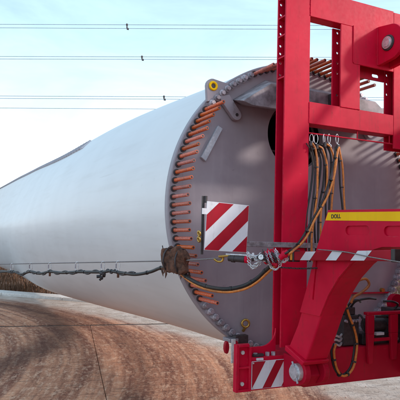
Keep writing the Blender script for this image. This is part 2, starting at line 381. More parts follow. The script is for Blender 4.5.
for k in range(26000):
    t = random.uniform(-14, 22); n = .75 + 26*random.random()**1.7
    x = E0.x+ED.x*t+EN.x*n; y = E0.y+ED.y*t+EN.y*n; h = random.uniform(.08, .30)*(.5+.5*math.sin(x*1.7)*math.cos(y*1.3)+.4); h = max(h, .07)
    a = random.uniform(0, 2*PI); lx, ly = math.cos(a)*h*.5, math.sin(a)*h*.5; wd = random.uniform(.006, .016)
    dx, dy = -math.sin(a)*wd, math.cos(a)*wd
    gm.add([(x-dx,y-dy,-.13),(x+dx,y+dy,-.13),(x+lx*.4+dx*.6,y+ly*.4+dy*.6,h*.6),(x+lx,y+ly,h)], [(0,1,2),(0,2,3)])
tag(gm.build('dry_grass', GRASS), 'brown dry grass and weeds growing beyond the kerb', 'grass', kind='stuff')

cm = MB(); CL = metal('mud_clod', (.27, .115, .07), .9, 0, .5, 30, (.4,.25,.17), .5, .6)
for k in range(4500):
    x = random.uniform(-7, 4.5); y = random.uniform(-.5, 11)
    if side((x, y)) < .1: continue
    r = random.choice((.003,.003,.004,.005,.006,.008))*random.uniform(.7,1.3); a = random.uniform(0, 6)
    ring_ = [(x+r*random.uniform(.7,1.2)*math.cos(a+q*PI/2.5), y+r*random.uniform(.7,1.2)*math.sin(a+q*PI/2.5), .003) for q in range(5)]
    cm.add(ring_+[(x, y, .003+r*random.uniform(.5,.9))], [(q,(q+1)%5,5) for q in range(5)])
co = cm.build('mud_clods', CL, yard); tag(co, kind='stuff')

# ------------------------------------------------------------------ blade
def lerp_tab(tab, y):
    if y <= tab[0][0]: return tab[0][1]
    for (a, va), (b, vb) in zip(tab, tab[1:]):
        if y <= b:
            t = (y-a)/(b-a); return va+(vb-va)*t
    return tab[-1][1]
ZT = [(0,1.29),(1,1.355),(2,1.425),(3,1.485),(4,1.53),(5.5,1.575),(7,1.60),(9,1.65),(12,1.735),(17,1.83),(24,1.88),(32,1.5),(42,.8),(50,.25)]
ZB = [(0,1.29),(1,1.315),(2,1.345),(3,1.385),(4.5,1.465),(6.4,1.55),(9,1.665),(11,1.715),(15,1.67),(22,1.72),(32,1.35),(42,.75),(50,.2)]
WX = [(0,1.29),(2,1.28),(4,1.24),(7,1.10),(10,.93),(15,.70),(22,.48),(32,.30),(42,.18),(50,.05)]
TE = [(0,0),(3,.06),(6,.22),(10,.5),(15,.8),(22,1),(50,1)]
def sect(y, n=96):
    zt, zb, wx, te = (lerp_tab(T, y) for T in (ZT, ZB, WX, TE)); out = []
    for k in range(n):
        q = 2*PI*k/n; c, s_ = math.cos(q), math.sin(q)
        x = wx*c; z = s_*(zt if s_ > 0 else zb)
        if s_ > 0: x *= (1-te*.75*s_)                          # trailing edge thins upwards
        out.append((x, y, ZC+z))
    return out
# smooth the tables with short steps
def smooth_tab(T):
    ys = [i*.5 for i in range(0, 101)]; v = [lerp_tab(T, y) for y in ys]
    for _ in range(3): v = [v[0]] + [(v[i-1]+2*v[i]+v[i+1])/4 for i in range(1, len(v)-1)] + [v[-1]]
    return list(zip(ys, v))
ZT, ZB, WX, TE = map(smooth_tab, (ZT, ZB, WX, TE))
blade = empty('wind_turbine_blade', (0, .06, ZC), 'long white wind turbine blade bolted to the round grey plate', 'blade')
mb = MB(); ys = [.062] + [.25+.25*k for k in range(40)] + [10.5+.75*k for k in range(54)]; n = 96; vs = []; fs = []
for y in ys: vs += sect(y, n)
for i in range(len(ys)-1):
    for k in range(n): fs.append((i*n+k, i*n+(k+1)%n, (i+1)*n+(k+1)%n, (i+1)*n+k))
mb.add(vs, fs, 0, True); mb.add(vs[-n:], [tuple(range(n))], 0)
mb.build('shell', BLADE, blade)
ib = MB(); vs = []; fs = []
for y in (.064, 1.6):
    vs += [(1.1*math.cos(2*PI*k/64), y, ZC+1.1*math.sin(2*PI*k/64)) for k in range(64)]
for k in range(64): fs.append((k, (k+1)%64, 64+(k+1)%64, 64+k))
ib.add(vs, fs, 0, True); ib.add(vs[64:], [tuple(range(64))], 0); ib.build('root_inside', INNER, blade)
STRIPM = metal('grey_strip', (.62, .58, .63), .6, 0, .08, 30); TOOTHM = metal('grey_tooth', (.40, .36, .40), .6, 0, .1, 30)
sp = MB()
def surf(y, q):
    zt, wx, te = lerp_tab(ZT, y), lerp_tab(WX, y), lerp_tab(TE, y); c, s_ = math.cos(q), math.sin(q)
    return Vector((wx*c*(1-te*.75*s_), y, ZC+s_*zt))
QU = [(5.3,121),(7,115),(10,108),(13,103),(23,99)]; QL = [(5.3,130),(7,126),(10,118.5),(13,112),(23,106)]
def strip_pt(y, t, lift):
    q = math.radians(lerp_tab(QU, y)*(1-t)+lerp_tab(QL, y)*t); p = surf(y, q)
    d1 = surf(y, q+.01)-p; d2 = surf(y+.05, q)-p; nrm = d1.cross(d2).normalized()
    if nrm.dot(Vector((-1,0,1))) < 0: nrm = -nrm
    return p+nrm*lift
y = 5.35
while y < 26:                                                   # slanted teeth of the strip
    f_ = [strip_pt(y, -.02, .012), strip_pt(y+.15, -.02, .012), strip_pt(y+.35, 1.02, .012), strip_pt(y+.20, 1.02, .012)]
    g_ = [strip_pt(y, -.02, .027), strip_pt(y+.15, -.02, .027), strip_pt(y+.35, 1.02, .027), strip_pt(y+.20, 1.02, .027)]
    sp.add(f_+g_, [(4,5,6,7),(0,1,5,4),(1,2,6,5),(2,3,7,6),(3,0,4,7)], 0); y += .33
base = MB(); ya = [5.3+.4*k for k in range(54)]; vs = []
for y in ya: vs += [strip_pt(y, t, l) for t, l in ((0,.0),(0,.02),(1,.02),(1,.0))]
base.add(vs, [(4*i+k, 4*i+k+1, 4*i+k+5, 4*i+k+4) for i in range(len(ya)-1) for k in range(3)], 0)
base.add(vs[:4], [(0,1,2,3)])
sb = base.build('noise_strip', STRIPM, blade); tag(sb, 'grey serrated strip along the upper edge')
so = sp.build('serration', TOOTHM, sb); tag(so, kind='stuff')

# studs and nuts of the blade root
RS = 1.257
st_m = MB()
st_m.cyl((0,.0,0), (0,-.014,0), .026, 16, 1).cyl((0,-.012,0), (0,-.30,0), .0148, 14, 0)
st_m.ring((0,-.30,0), (0,1,0), .0108, .0042, 14, 6, 0); st_m.cyl((0,-.295,0), (0,-.3035,0), .009, 10, 1)
st_mesh = st_m.mesh('stud', [ORANGE, DARK])
nt_m = MB(); nt_m.cyl((0,0,0), (0,-.008,0), .034, 20, 0); nt_m.cyl((0,-.008,0), (0,-.044,0), .0285, 6, 0); nt_m.cyl((0,-.044,0), (0,-.050,0), .0285, 18, 0, True, .020); nt_m.cyl((0,-.05,0), (0,-.072,0), .0165, 14, 0)
nt_mesh = nt_m.mesh('nut', [NUTM])
for k in range(120):
    a = k*3+1.2; q = math.radians(a)
    isnut = 117.5 < a < 139.5 or 40.5 < a < 62.5 or 218 < a < 341
    o = bpy.data.objects.new('nut' if isnut else 'stud', nt_mesh if isnut else st_mesh); col.objects.link(o); o.parent = blade
    o.location = Vector((RS*math.cos(q), -.001, ZC+RS*math.sin(q))) - wloc(blade)
    o.rotation_euler = (random.uniform(-.012,.012), random.uniform(0, 6), random.uniform(-.012,.012))
    o.scale = (1, 1 if isnut else random.uniform(.95, 1.05), 1)

# ------------------------------------------------------------------ round mounting plate
plate = empty('mounting_plate', (0, .03, ZC-1.3), 'round grey steel mounting plate covering the root of the blade', 'plate')
pm = MB(); n = 160; HC = Vector((-.085, 0, 2.60)); HR = .30; vs = []
for r_, y in ((0,.06),(1,.06),(1,.006),(2,0),(3,0),(3,.06)):
    pass
out_b = [(1.30*math.cos(2*PI*k/n), .06, ZC+1.30*math.sin(2*PI*k/n)) for k in range(n)]
out_m = [(1.30*math.cos(2*PI*k/n), .008, ZC+1.30*math.sin(2*PI*k/n)) for k in range(n)]
out_f = [(1.292*math.cos(2*PI*k/n), 0, ZC+1.292*math.sin(2*PI*k/n)) for k in range(n)]
in_f = [(HC.x+HR*math.cos(2*PI*k/n), 0, HC.z+HR*math.sin(2*PI*k/n)) for k in range(n)]
in_b = [(HC.x+HR*math.cos(2*PI*k/n), .06, HC.z+HR*math.sin(2*PI*k/n)) for k in range(n)]
L5 = [out_b, out_m, out_f, in_f, in_b]; fs = []
for a in range(5):
    b = (a+1) % 5
    for k in range(n): fs.append((a*n+k, a*n+(k+1)%n, b*n+(k+1)%n, b*n+k))
pm.add(sum(L5, []), fs); pm.build('disc', PLATE, plate)
hr_ = MB(); hr_.ring((HC.x, .10, HC.z), (0,1,0), HR-.03, .016, 48, 8); hr_.build('inner_ring', DARK, plate)
MB().tube(catmull([(HC.x-.29,.12,2.50),(HC.x-.1,.16,2.47),(HC.x+.25,.14,2.50)]), .012).build('inner_pipe', DARK, plate)
# lugs with yellow rings outside the rim, link plates below them
for sg in (1, -1):
    lg = MB().prism(hull2([(sg*x, z) for x, z in circ(-.945,2.915,.062,20)+[(-.995,2.78),(-.80,2.955),(-.86,2.80)]]), 'y', -.038, -.004)
    lug = lg.build('lifting_lug', PLATE, plate, .004)
    MB().ring((-.945*sg,-.040,2.915), (0,1,0), .030, .011, 24, 8).build('yellow_ring', YEL, lug)
    MB().cyl((-.945*sg,-.0385,2.915), (-.945*sg,-.042,2.915), .019, 18).build('lug_hole', DARK, lug)
    lk = MB().prism(hull2([(sg*x, z) for x, z in circ(-.725,2.700,.045,18)+[(-.90,2.83),(-.80,2.86),(-.86,2.80)]]), 'y', -.055, -.012)
    lko = lk.build('link_plate', PLATE, plate, .004); MB().cyl((-.725*sg,-.053,2.700), (-.725*sg,-.058,2.700), .014, 14).build('link_hole', DARK, lko)
MB().prism([(-.882,2.598),(-.840,2.575),(-.988,2.292),(-1.030,2.322)], 'y', -.028, -.001).build('flat_bar', PALE, plate, .003)
# gusset bracket
A = [(-.745,0,2.834),(-.42,0,3.054),(.42,0,3.054),(.745,0,2.834),(.66,0,2.80),(-.66,0,2.80)]
B = [(-.815,-.30,2.755),(-.555,-.30,2.930),(.555,-.30,2.930),(.815,-.30,2.755),(.72,-.30,2.73),(-.72,-.30,2.73)]
GUS = metal('bare_gusset', (.30, .265, .29), .55, .1, .45, 9, (.16,.11,.12), .6)
MB().add([(x,y-.001,z) for x,y,z in A]+B, [(0,1,2,3,4,5),(11,10,9,8,7,6)]+[(i,(i+1)%6,6+(i+1)%6,6+i) for i in range(6)]).build('gusset_bracket', GUS, plate, .004)
MB().cyl((.918,-.001,1.228), (.918,-.03,1.228), .022, 6).build('brass_plug', BRASS, plate)
e_ = MB().ring((-.60,-.055,.985), (.3,1,0), .030, .010, 20, 8); e_.cyl((-.60,-.055,.955), (-.60,-.02,.92), .012); e_.build('eye_bolt', BRASS, plate)
MB().box((-.72,-.055,.835), (-.60,-.075-.03,.90)).build('clamp_block', DARK, plate, .004)
MB().box((.16,-.03,1.20), (1.0,-.001,1.212)).build('seam_strip', RED2, plate)
# marker bracket hanging at the lower rim
mk = empty('marker_bracket', (-.86,-.12,.66), 'white hanging bracket with a red marker lamp under the plate rim', 'lamp')
cx = onp(233,350,'y',-.12).x; zt_ = onp(233,339,'y',-.12).z; zb_ = onp(233,363,'y',-.12).z
MB().box((cx-.018,-.13,zb_), (cx+.018,-.118,zt_)).build('strip', metal('white_strip', (.72,.70,.68), .5), mk, .003)
MB().box((cx-.03,-.118,zt_-.03), (cx+.05,-.002,zt_)).build('angle', NUTM, mk, .003)
for dx in (-.055, .03):
    MB().prism([(cx+dx+.02*math.cos(2*PI*k/16), (zt_+zb_)/2+.03+.05*math.sin(2*PI*k/16)) for k in range(16)], 'y', -.126, -.09).build('lamp', BRED, mk, .006)

# ------------------------------------------------------------------ red lifting frame
YF, YB = -.64, -.52
frame = empty('lifting_frame', (0, -.58, .60), 'red steel lifting frame with three posts and drilled channels before the plate', 'frame')
def holed_strip(mb, x0, x1, y0, y1, z0, z1, holes, r, mat=0):
    hs = [circ((x0+x1)/2+dx, z, r, 14) for z, dx in holes]
    mb.prism([(x0,z0),(x1,z0),(x1,z1),(x0,z1)], 'y', y0, y1, mat, hs)
def post(x0, x1, z0, z1, holes, ribs, hx, front=None):
    p = MB(); t = .014
    if front: p.prism(front, 'y', YF, YF+t)
    else: p.box((x0,YF,z0), (x1,YF+t,z1))                        # front flange
    p.box((x1-t,YF+t+.0005,z0), (x1,YB-t,z1))                    # web
    holed_strip(p, x0+.004, x1, YB-t, YB, z0, z1, [(z, hx) for z in holes], .011)
    po = p.build('post', RED, frame, .002, 1)
    for z in ribs:
        MB().box((x0+.006,YF+t,z-.006), (x1-t,YB-t,z+.006)).build('rib', RED, po, .001, 1)
    return po
post(-.655, -.430, .90, 3.72, [3.60,3.48,3.40,3.31,3.25,3.155,3.095,3.02,2.93], [3.66,3.51,3.362,3.217,3.05,2.893], -.085)
post(-.130, .067, 2.728, 3.392, [3.445-.0825*k for k in range(1,6)]+[2.85], [], -.045, [(-.130,2.728),(.067,2.728),(.067,3.0905),(-.0055,3.0905),(-.0055,3.392),(-.130,3.392)])
post(.430, .655, 2.45, 3.60, [3.48,3.40,3.31,3.25,3.155,3.095,3.02,2.93], [], -.085)
# top beam: shallow on the left, deep plate on the right
tb = MB(); tb.prism([(-.429,3.393),(-.004,3.393),(-.004,3.092),(.429,3.092),(.429,3.609),(-.429,3.609)], 'y', YF, YF+.016)
tb.box((-.429,YF+.0165,3.593), (.429,YB-.014,3.609)); tb.box((-.429,YF+.0165,3.3935), (.06,YB-.015,3.407))
tbo = tb.build('top_beam', RED, frame, .003, 1)
hs = [stadium(.09,.16,3.055,3.085,5), stadium(.29,.37,3.055,3.085,5)]
bw = MB(); bw.prism([(.068,3.03),(.429,3.03),(.429,3.609),(.068,3.609)], 'y', YB-.014, YB-.001, 0, hs)
bw.box((-.429,YB-.014,3.42), (.067,YB-.001,3.609))
bw.build('back_web', RED2, tbo)
MB().tube([(-.006,YF-.003,3.10+.02*k) for k in range(16)], .006, 6).build('weld_bead', RED, tbo)
# lug with pin on the deep plate
def lugplate(x0, x1, parent):
    cz, cy, R = 3.275, YF-.125, .145
    prof = [(YF-.001, 3.44), (YF-.001, 3.115)]
    for k in range(0, 19):
        q = -PI/2*1.15 - (PI-.30)*k/18; prof.append((cy+R*math.cos(q), cz+R*math.sin(q)))
    return MB().prism(hull2(prof), 'x', x0, x1).build('lug', RED, parent, .005)
for x0 in (.25, .38):
    l_ = lugplate(x0, x0+.04, frame)
    pn = MB().cyl((x0-.020,YF-.118,3.27), (x0+.02,YF-.118,3.27), .050, 24); pn.cyl((x0-.028,YF-.118,3.27), (x0-.02,YF-.118,3.27), .036, 24, 0, True); pno = pn.build('pin', STEEL, l_, .004)
    pno.data.polygons[0]; MB().ring((x0-.004,YF-.118,3.27), (1,0,0), .056, .009, 28, 8).build('washer', DARK, l_)
# lower cross beam
lb = MB(); lb.box((-.429,YF+.001,2.560), (.429,YF+.017,2.727)); lb.box((-.429,YF+.0175,2.711), (.429,YB,2.727)); lb.box((-.429,YF+.0175,2.560), (.429,YB,2.575))
lbo = lb.build('lower_beam', RED, frame, .003, 1)
hb = MB(); hb.tube([(-.44,YF+.02,2.490),(.44,YF+.02,2.490)], .006, 8)
for x in (-.42, .06, .40): hb.tube([(x,YF+.02,2.561),(x,YF+.02,2.490)], .005, 8)
hb.build('hanger_rod', RED2, lbo)
rw = random.Random(3)
for pts in ([(-.4295,YF-.001,2.562+.008*k) for k in range(21)], [(-.4295,YF-.001,3.395+.008*k) for k in range(27)], [(-.128+.008*k,YF-.001,2.7275) for k in range(25)], [(.25-.003,YF-.002,3.12+.008*k) for k in range(40)]):
    MB().tube([Vector(p)+Vector((rw.uniform(-.001,.001),0,rw.uniform(-.001,.001))) for p in pts], [.0035+.0018*(k%2)+rw.uniform(0,.001) for k in range(len(pts))], 6).build('weld_bead', RED, frame)
# mounting blocks to the plate
for x0, z0 in ((-.50,2.80),(.02,2.80)): MB().box((x0,YB+.001,z0), (x0+.07,-.302,z0+.12)).build('mount_block', DARK, frame, .004)
MB().box((-.42,-.499,.68), (.42,-.052,.80)).build('lower_mount', RED2, frame, .004)
# bottom beam
bb = MB(); bb.box((-.448,YF+.003,.600), (1.0,YF+.17,.862)); bbo = bb.build('bottom_beam', RED2, frame, .008)
# end bracket carrying the low striped board
br = MB()
br.prism([(-1.012,.622),(-.90,.622),(-.90,.938),(-.995,.938),(-1.012,.92)], 'y', YF+.030, YF+.045)     # recessed web of the end
br.box((-1.015,YF,.615), (-.995,YF+.0448,.938)); br.box((-.912,YF,.615), (-.896,YF+.0448,.915))
br.box((-.9945,YF,.774), (-.9125,YF+.0295,.786)); br.box((-.9945,YF,.922), (-.9125,YF+.0295,.938)); br.box((-.9945,YF,.615), (-.9125,YF+.0295,.631))
br.box((-.8955,YF+.012,.615), (-.450,YF+.16,.842))
prof = [(-.8955,.8425),(-.656,.8425),(-.656,1.03)] + [(-.776+.12*math.cos(PI/2*k/8), 1.03-.125*math.sin(PI/2*k/8)) for k in range(1, 9)] + [(-.86,.905),(-.8955,.89)]
br.prism(prof, 'y', YF+.06, YF+.075)
bro = br.build('end_bracket', RED, frame, .003, 1)
for x, z in ((-.955,.665),(-.955,.88)): MB().cyl((x,YF+.0295,z), (x,YF+.018,z), .014, 14).build('bolt', STEEL, bro)
for x in (-.84,-.74,-.69): MB().cyl((x,YF+.038,.8425), (x,YF+.038,.868), .016, 6).build('bolt', NUTM, bro)
MB().box((-.86,YF+.02,.8425), (-.78,YF+.05,.862)).build('catch_block', DARK, bro, .003)
MB().box((-.852,YF+.010,.823), (-.80,YF-.004,.838)).build('light_tag', BWHITE, bro)
def striped_panel(cx, cz, wd, ht, y, sk, bands, parent, rot=0, name='panel'):
    """white sheet with red diagonal bands as thin proud sheets; returns panel"""
    c, s_ = math.cos(rot), math.sin(rot)
    R = lambda p: (cx+p[0]*c-p[1]*s_, cz+p[0]*s_+p[1]*c)
    rect = [(-wd/2,-ht/2),(wd/2,-ht/2),(wd/2,ht/2),(-wd/2,ht/2)]
    pan = MB().prism([R(p) for p in rect], 'y', y, y+.006).build(name, BWHITE, parent, .001, 1)
    e = .003; rect2 = [(-wd/2+e,-ht/2+e),(wd/2-e,-ht/2+e),(wd/2-e,ht/2-e),(-wd/2+e,ht/2-e)]
    for k in range(len(bands)):
        t0, t1 = bands[k]                                          # band where x - sk z in (t0, t1)
        P = clip(clip(rect2, lambda p: (p[0]-sk*p[1])-t0), lambda p: t1-(p[0]-sk*p[1]))
        if len(P) > 2: MB().prism([R(p) for p in P], 'y', y-.0016, y-.0002).build('stripe', BRED, pan)
    return pan
lp = striped_panel(-.731, .722, .322, .192, YF, .60, [(-.3,-.105),(-.015,.055),(.145,.3)], frame, 0, 'low_striped_board')
for dx, dz in ((-.15,-.085),(.15,-.085),(-.15,.085),(.15,.085)): MB().cyl((-.731+dx,YF,.722+dz), (-.731+dx,YF-.004,.722+dz), .006, 10).build('rivet', STEEL, lp)
# pivot lugs and pin of the gooseneck
def pivot(x0):
    prof = hull2([(YF+.01,.615),(YF+.01,.86)] + circ(-.815,.765,.088,20))
    for xa in (x0, x0+.160):
        l_ = MB().prism(prof, 'x', xa, xa+.045).build('pivot_lug', RED2, frame, .006)
        if xa == x0:
            q = MB().cyl((xa-.03,-.815,.765), (xa,-.815,.765), .060, 28); q.cyl((xa-.045,-.815,.765), (xa-.03,-.815,.765), .045, 28)
            qo = q.build('pivot_pin', STEEL, l_, .004)
            MB().tube([(xa-.036,-.815+.02,.835),(xa-.036,-.86,.70)], .008).build('cotter_pin', NUTM, qo)
    MB().prism([(YF+.008,.625),(YF+.008,.845),(-.80,.835),(-.86,.74),(-.80,.66)], 'x', x0+.046, x0+.159).build('pivot_block', RED2, frame, .01)
pivot(-.625); pivot(.53)
# side catch frame and valve set on the bottom beam
sf = MB(); yq = YF-.03
sf.box((.135,yq,.96), (.205,yq+.03,1.105)); sf.box((.135,yq,1.105), (.62,yq+.05,1.128)); sf.prism([(.135,.96),(.205,.96),(.190,.73),(.150,.73)], 'y', yq, yq+.028)
sf.box((.375,yq,.96), (.455,yq+.03,1.1045)); sf.prism([(.375,.96),(.455,.96),(.44,.75),(.39,.75)], 'y', yq, yq+.028)
sf.box((.2055,yq+.004,.90), (.3745,yq+.026,.925))
sf.build('catch_frame', RED2, frame, .005)
vb = MB(); vb.box((-.045,-.60,.868), (.11,-.50,1.10)); vb.box((.0,-.58,1.1005), (.09,-.50,1.16)); vb.cyl((.22,-.55,1.01),(.40,-.55,1.01),.055,18); vb.box((.15,-.60,.868),(.45,-.46,.95)); vb.box((.47,-.60,.868),(.96,-.46,1.14))
vo = vb.build('valve_block', DARK, frame, .006)
lv = MB(); lv.tube([(.03,-.56,1.10),(-.01,-.59,1.165)], .005); lv.cyl((-.01,-.59,1.165),(-.016,-.594,1.175), .012); lv.build('lever', DARK, vo)
for k, dz in enumerate((.0, .035, .065)):
    MB().tube(catmull([(-.24,-.62,.885+dz),(-.16,-.64,.895+dz),(-.10,-.62,.880+dz),(-.046,-.58,.89+dz)]), .009).build('pipe', STEEL, vo)
for q in range(5): MB().cyl((-.03+.03*q,-.601,1.06), (-.03+.03*q,-.625,1.06), .011, 12).build('valve_spool', NUTM, vo)
for q, (xa, za, xb, zb) in enumerate(((.02,1.16,.14,1.20),(.06,1.16,.30,1.22),(.10,1.05,.20,.93),(.45,1.0,.30,1.08),(.5,1.12,.38,1.2))):
    MB().tube(catmull([(xa,-.56,za),(xa+.02,-.60,za+.05),((xa+xb)/2,-.62,(za+zb)/2+.04),(xb,-.58,zb)]), .009, 8).build('valve_hose', BLACK, vo)
for q in range(7): MB().cyl((.50+.06*q,-.601,.90+.05*(q%3)), (.50+.06*q,-.618,.90+.05*(q%3)), .014, 6).build('block_bolt', NUTM, vo)
MB().box((.24,-.655,.945), (.32,-.62,.965)).build('tag_plate', BWHITE, vo)
MB().cyl((.62,-.50,1.17), (.62,-.45,1.17), .075, 20).build('red_cap', RED2, vo)
MB().tube([(.62,-.475,1.10),(.62,-.475,.862)], .03).build('cap_stem', RED2, vo)

# ------------------------------------------------------------------ gooseneck arms
goose = empty('gooseneck', (0, -1.6, 0), 'red curved gooseneck arms with a yellow stripe and oval slots', 'gooseneck')
ARM = [(-1.146,1.873),(-1.76,1.858),(-3.1,1.83),(-3.1,1.62),(-1.761,1.648),(-1.626,1.645),(-1.571,1.632),(-1.464,1.60),(-1.36,1.535),(-1.251,1.442),(-1.155,1.325),(-1.072,1.180),(-.996,1.015),(-.913,.862),(-.714,.918),(-.816,1.087),(-.924,1.337),(-1.027,1.611)]
def arm(xl):
    xr = xl+.20
    body = MB().prism(ARM, 'x', xl+.012, xr).build('arm', RED, goose, .012, 3)
    holes = [[(y, z) for y, z in stadium(-1.525,-1.315,1.712,1.768)], [(y, z) for y, z in stadium(-1.85,-1.64,1.708,1.764)], [(y, z) for y, z in stadium(-2.2,-1.99,1.704,1.76)]]
    a0, a1 = Vector((-1.035,1.545)), Vector((-1.000,1.285)); d = (a1-a0).normalized(); pr = Vector((-d.y, d.x))*.009
    sl = [tuple(a0+pr), tuple(a1+pr), tuple(a1+d*.009), tuple(a1-pr), tuple(a0-pr), tuple(a0-d*.009)]
    skin = [(y, z) for y, z in ARM]
    cxy = sum(p[0] for p in skin)/len(skin)
    up_skin = [p for p in ARM if p[1] > 1.17] ; 
    low = [(-1.068,1.170),(-.996,1.015),(-.913,.862),(-.714,.918),(-.816,1.087),(-.853,1.170)]
    i0 = ARM.index((-1.072,1.180))
    ups = ARM[:i0+1] + [(-.8565,1.180)] + [(-.924,1.337),(-1.027,1.611)]
    MB().prism(ups, 'x', xl, xl+.013, 0, holes+[sl]).build('side_plate', RED, body, .004, 2)
    ft = MB().prism([(-.93,.858),(-.905,.83),(-.70,.893),(-.706,.932)], 'x', xl-.012, xr+.006).build('foot_lip', RED, body, .006, 2)
    # yellow stripe
    st = [(-1.150,1.858),(-1.76,1.843),(-3.05,1.815),(-3.05,1.757),(-1.76,1.790),(-1.124,1.806)]
    MB().prism(st, 'x', xl-.0025, xl-.0003).build('yellow_stripe', YEL, body)
    return body
arm(-.65); arm(.505)
MB().box((-.449,-3.0,1.625), (.504,-1.72,1.80)).build('deck_box', RED2, goose, .01)
MB().box((-.66,-3.08,.98), (.79,-1.93,1.618)).build('shade_housing', RED2, goose, .02)  # unseen box added ahead of the arms to block front light
hy = empty('hydraulic_cylinder', (.335,-2.45,1.86), 'red hydraulic lifting cylinder pinned to the lug of the top beam', 'cylinder')
ha, hb_ = Vector((.335,YF-.118,3.27)), Vector((.335,-2.45,1.93)); hd = (hb_-ha).normalized()
MB().cyl(ha-Vector((.044,0,0)), ha+Vector((.044,0,0)), .075, 24).build('rod_eye', RED2, hy, .004)
MB().cyl(ha+hd*.05, ha+hd*.70, .040, 20).build('rod', STEEL, hy)
MB().cyl(ha+hd*.70, hb_-hd*.03, .085, 28).build('barrel', RED, hy, .01)
MB().box((.24,-2.60,1.802), (.43,-2.30,1.96)).build('clevis', RED2, hy, .01)
tcv = bpy.data.curves.new('t', 'FONT'); tcv.body = 'DOLL'; tcv.size = .036; tcv.extrude = .0006; tcv.align_x = 'CENTER'; tcv.align_y = 'CENTER'; tcv.offset = .0008
tob = bpy.data.objects.new('t', tcv); col.objects.link(tob); dg = bpy.context.evaluated_depsgraph_get()
tme = bpy.data.meshes.new_from_object(tob.evaluated_get(dg)); bpy.data.objects.remove(tob)
tme.materials.clear(); tme.materials.append(BLACK)
tx = bpy.data.objects.new('lettering', tme); col.objects.link(tx); tx.parent = goose
tx.matrix_local = Matrix.Translation(Vector((-.6535,-1.228,1.829))-wloc(goose)) @ Matrix(((0,0,-1,0),(-1,0,0,0),(0,1,0,0),(0,0,0,1)))

# unseen cabinet added beyond the far arm to shade plate and lower frame
pp = empty('shade_cabinet', (1.15,-1.7,.80), 'tall red cabinet added out of view to shade the plate and lower frame', 'cabinet')
MB().box((.96,-2.35,.62), (1.95,-.56,2.88)).build('cabinet', RED2, pp, .02, 3)
for k in range(3):
    y0 = -2.31+.585*k; x_ = .946
    d_ = MB().box((x_,y0,.75), (x_+.0135,y0+.55,2.75)).build('door', RED, pp, .006); MB().box((x_-.02,y0+.46,1.75), (x_-.0005,y0+.50,1.90)).build('handle', DARK, d_, .004)
    for q in range(6): MB().box((x_-.008,y0+.08,2.30+.05*q), (x_-.0003,y0+.42,2.325+.05*q)).build('vent_slat', DARK, d_, .002)
for z in (1.66, 1.78): MB().box((.706,-2.1,z), (.945,-1.4,z+.05)).build('bracket', DARK, pp, .004)
MB().tube(catmull([(1.1,-1.9,2.875),(1.1,-1.9,2.94),(1.0,-2.1,2.86),(.7,-2.3,2.5),(.43,-2.35,2.05)]), .018).build('supply_hose', BLACK, pp)
# ------------------------------------------------------------------ unseen towing truck, added to carry the gooseneck and darken the frame
truck = empty('added_truck', (0,-6,0), 'red towing truck added out of view under the gooseneck', 'truck')
TY0 = -3.15
for x in (-.45,.33): MB().box((x,-12.4,.82), (x+.12,TY0,1.10)).build('chassis_rail', DARK, truck, .01)
MB().box((-1.15,-4.9,1.12), (1.15,TY0+.05,1.20)).build('deck', DARK, truck, .01)
MB().box((-.70,-4.2,1.2005), (.70,-3.1,1.34)).build('coupling_base', DARK, truck, .02)
MB().prism([(-12.6,.55),(-12.65,1.5),(-12.4,3.0),(-12.0,3.2),(-10.4,3.2),(-10.3,.75),(-11,.60)], 'x', -1.22, 1.22).build('cab', RED, truck, .08, 4)
MB().prism([(-12.69,1.75),(-12.46,2.85),(-12.40,2.85),(-12.63,1.75)], 'x', -1.1, 1.1).build('windscreen', DARK, truck, .02)
for x in (-1.232, 1.222): MB().prism([(-12.1,1.75),(-11.95,2.75),(-11.1,2.75),(-11.1,1.75)], 'x', x, x+.010).build('side_window', DARK, truck)
for yc in (-4.2,-5.5,-11.6):
    for sx_ in (-1,1):
        pf = [(.30,-.14),(.44,-.155),(.505,-.12),(.52,0),(.505,.12),(.44,.155),(.30,.14)]; vs = []; n = 40; m = len(pf)
        for k in range(n):
            q = 2*PI*k/n; vs += [(sx_*1.03+dx, yc+r*math.cos(q), .522+r*math.sin(q)) for r, dx in pf]
        wt = MB().add(vs, [(k*m+i, k*m+i+1, ((k+1)%n)*m+i+1, ((k+1)%n)*m+i) for k in range(n) for i in range(m-1)], 0, True).build('wheel', BLACK, truck)
        MB().cyl((sx_*.92,yc,.522), (sx_*1.10,yc,.522), .30, 32).build('rim', STEEL, wt, .02)
        MB().cyl((sx_*1.10,yc,.522), (sx_*1.16,yc,.522), .11, 20).build('hub', NUTM, wt, .01)
# ------------------------------------------------------------------ upper warning board
wb = empty('warning_board', (-1.14,-.66,1.57), 'square red and white striped warning board on a grey bar beside the orange studs', 'sign')
pn = striped_panel(-1.138, 1.748, .330, .330, -.682, 1.0, [(-.235,-.122),(-.008,.105),(.212,.34)], wb, math.radians(-2.2), 'panel')
wb2 = MB().box((-1.32,-.655,1.56), (-1.302,-.645,1.955)); wb2.build('edge_rail', DARK, wb)
MB().box((-1.335,-.690,1.83), (-1.30,-.684,1.87)).build('tape_tab', BWHITE, wb)
MB().cyl((-1.295,-.655,1.91), (-1.295,-.655,1.955), .012).build('corner_clip', DARK, wb)
MB().box((-1.25,-.672,1.618), (.02,-.6425,1.656)).build('support_bar', GBAR, wb, .003)
for z in (1.66, 1.70): MB().ring((-1.335,-.65,z), (1,0,.2), .016, .007, 14, 6).build('shackle', BRASS, wb)

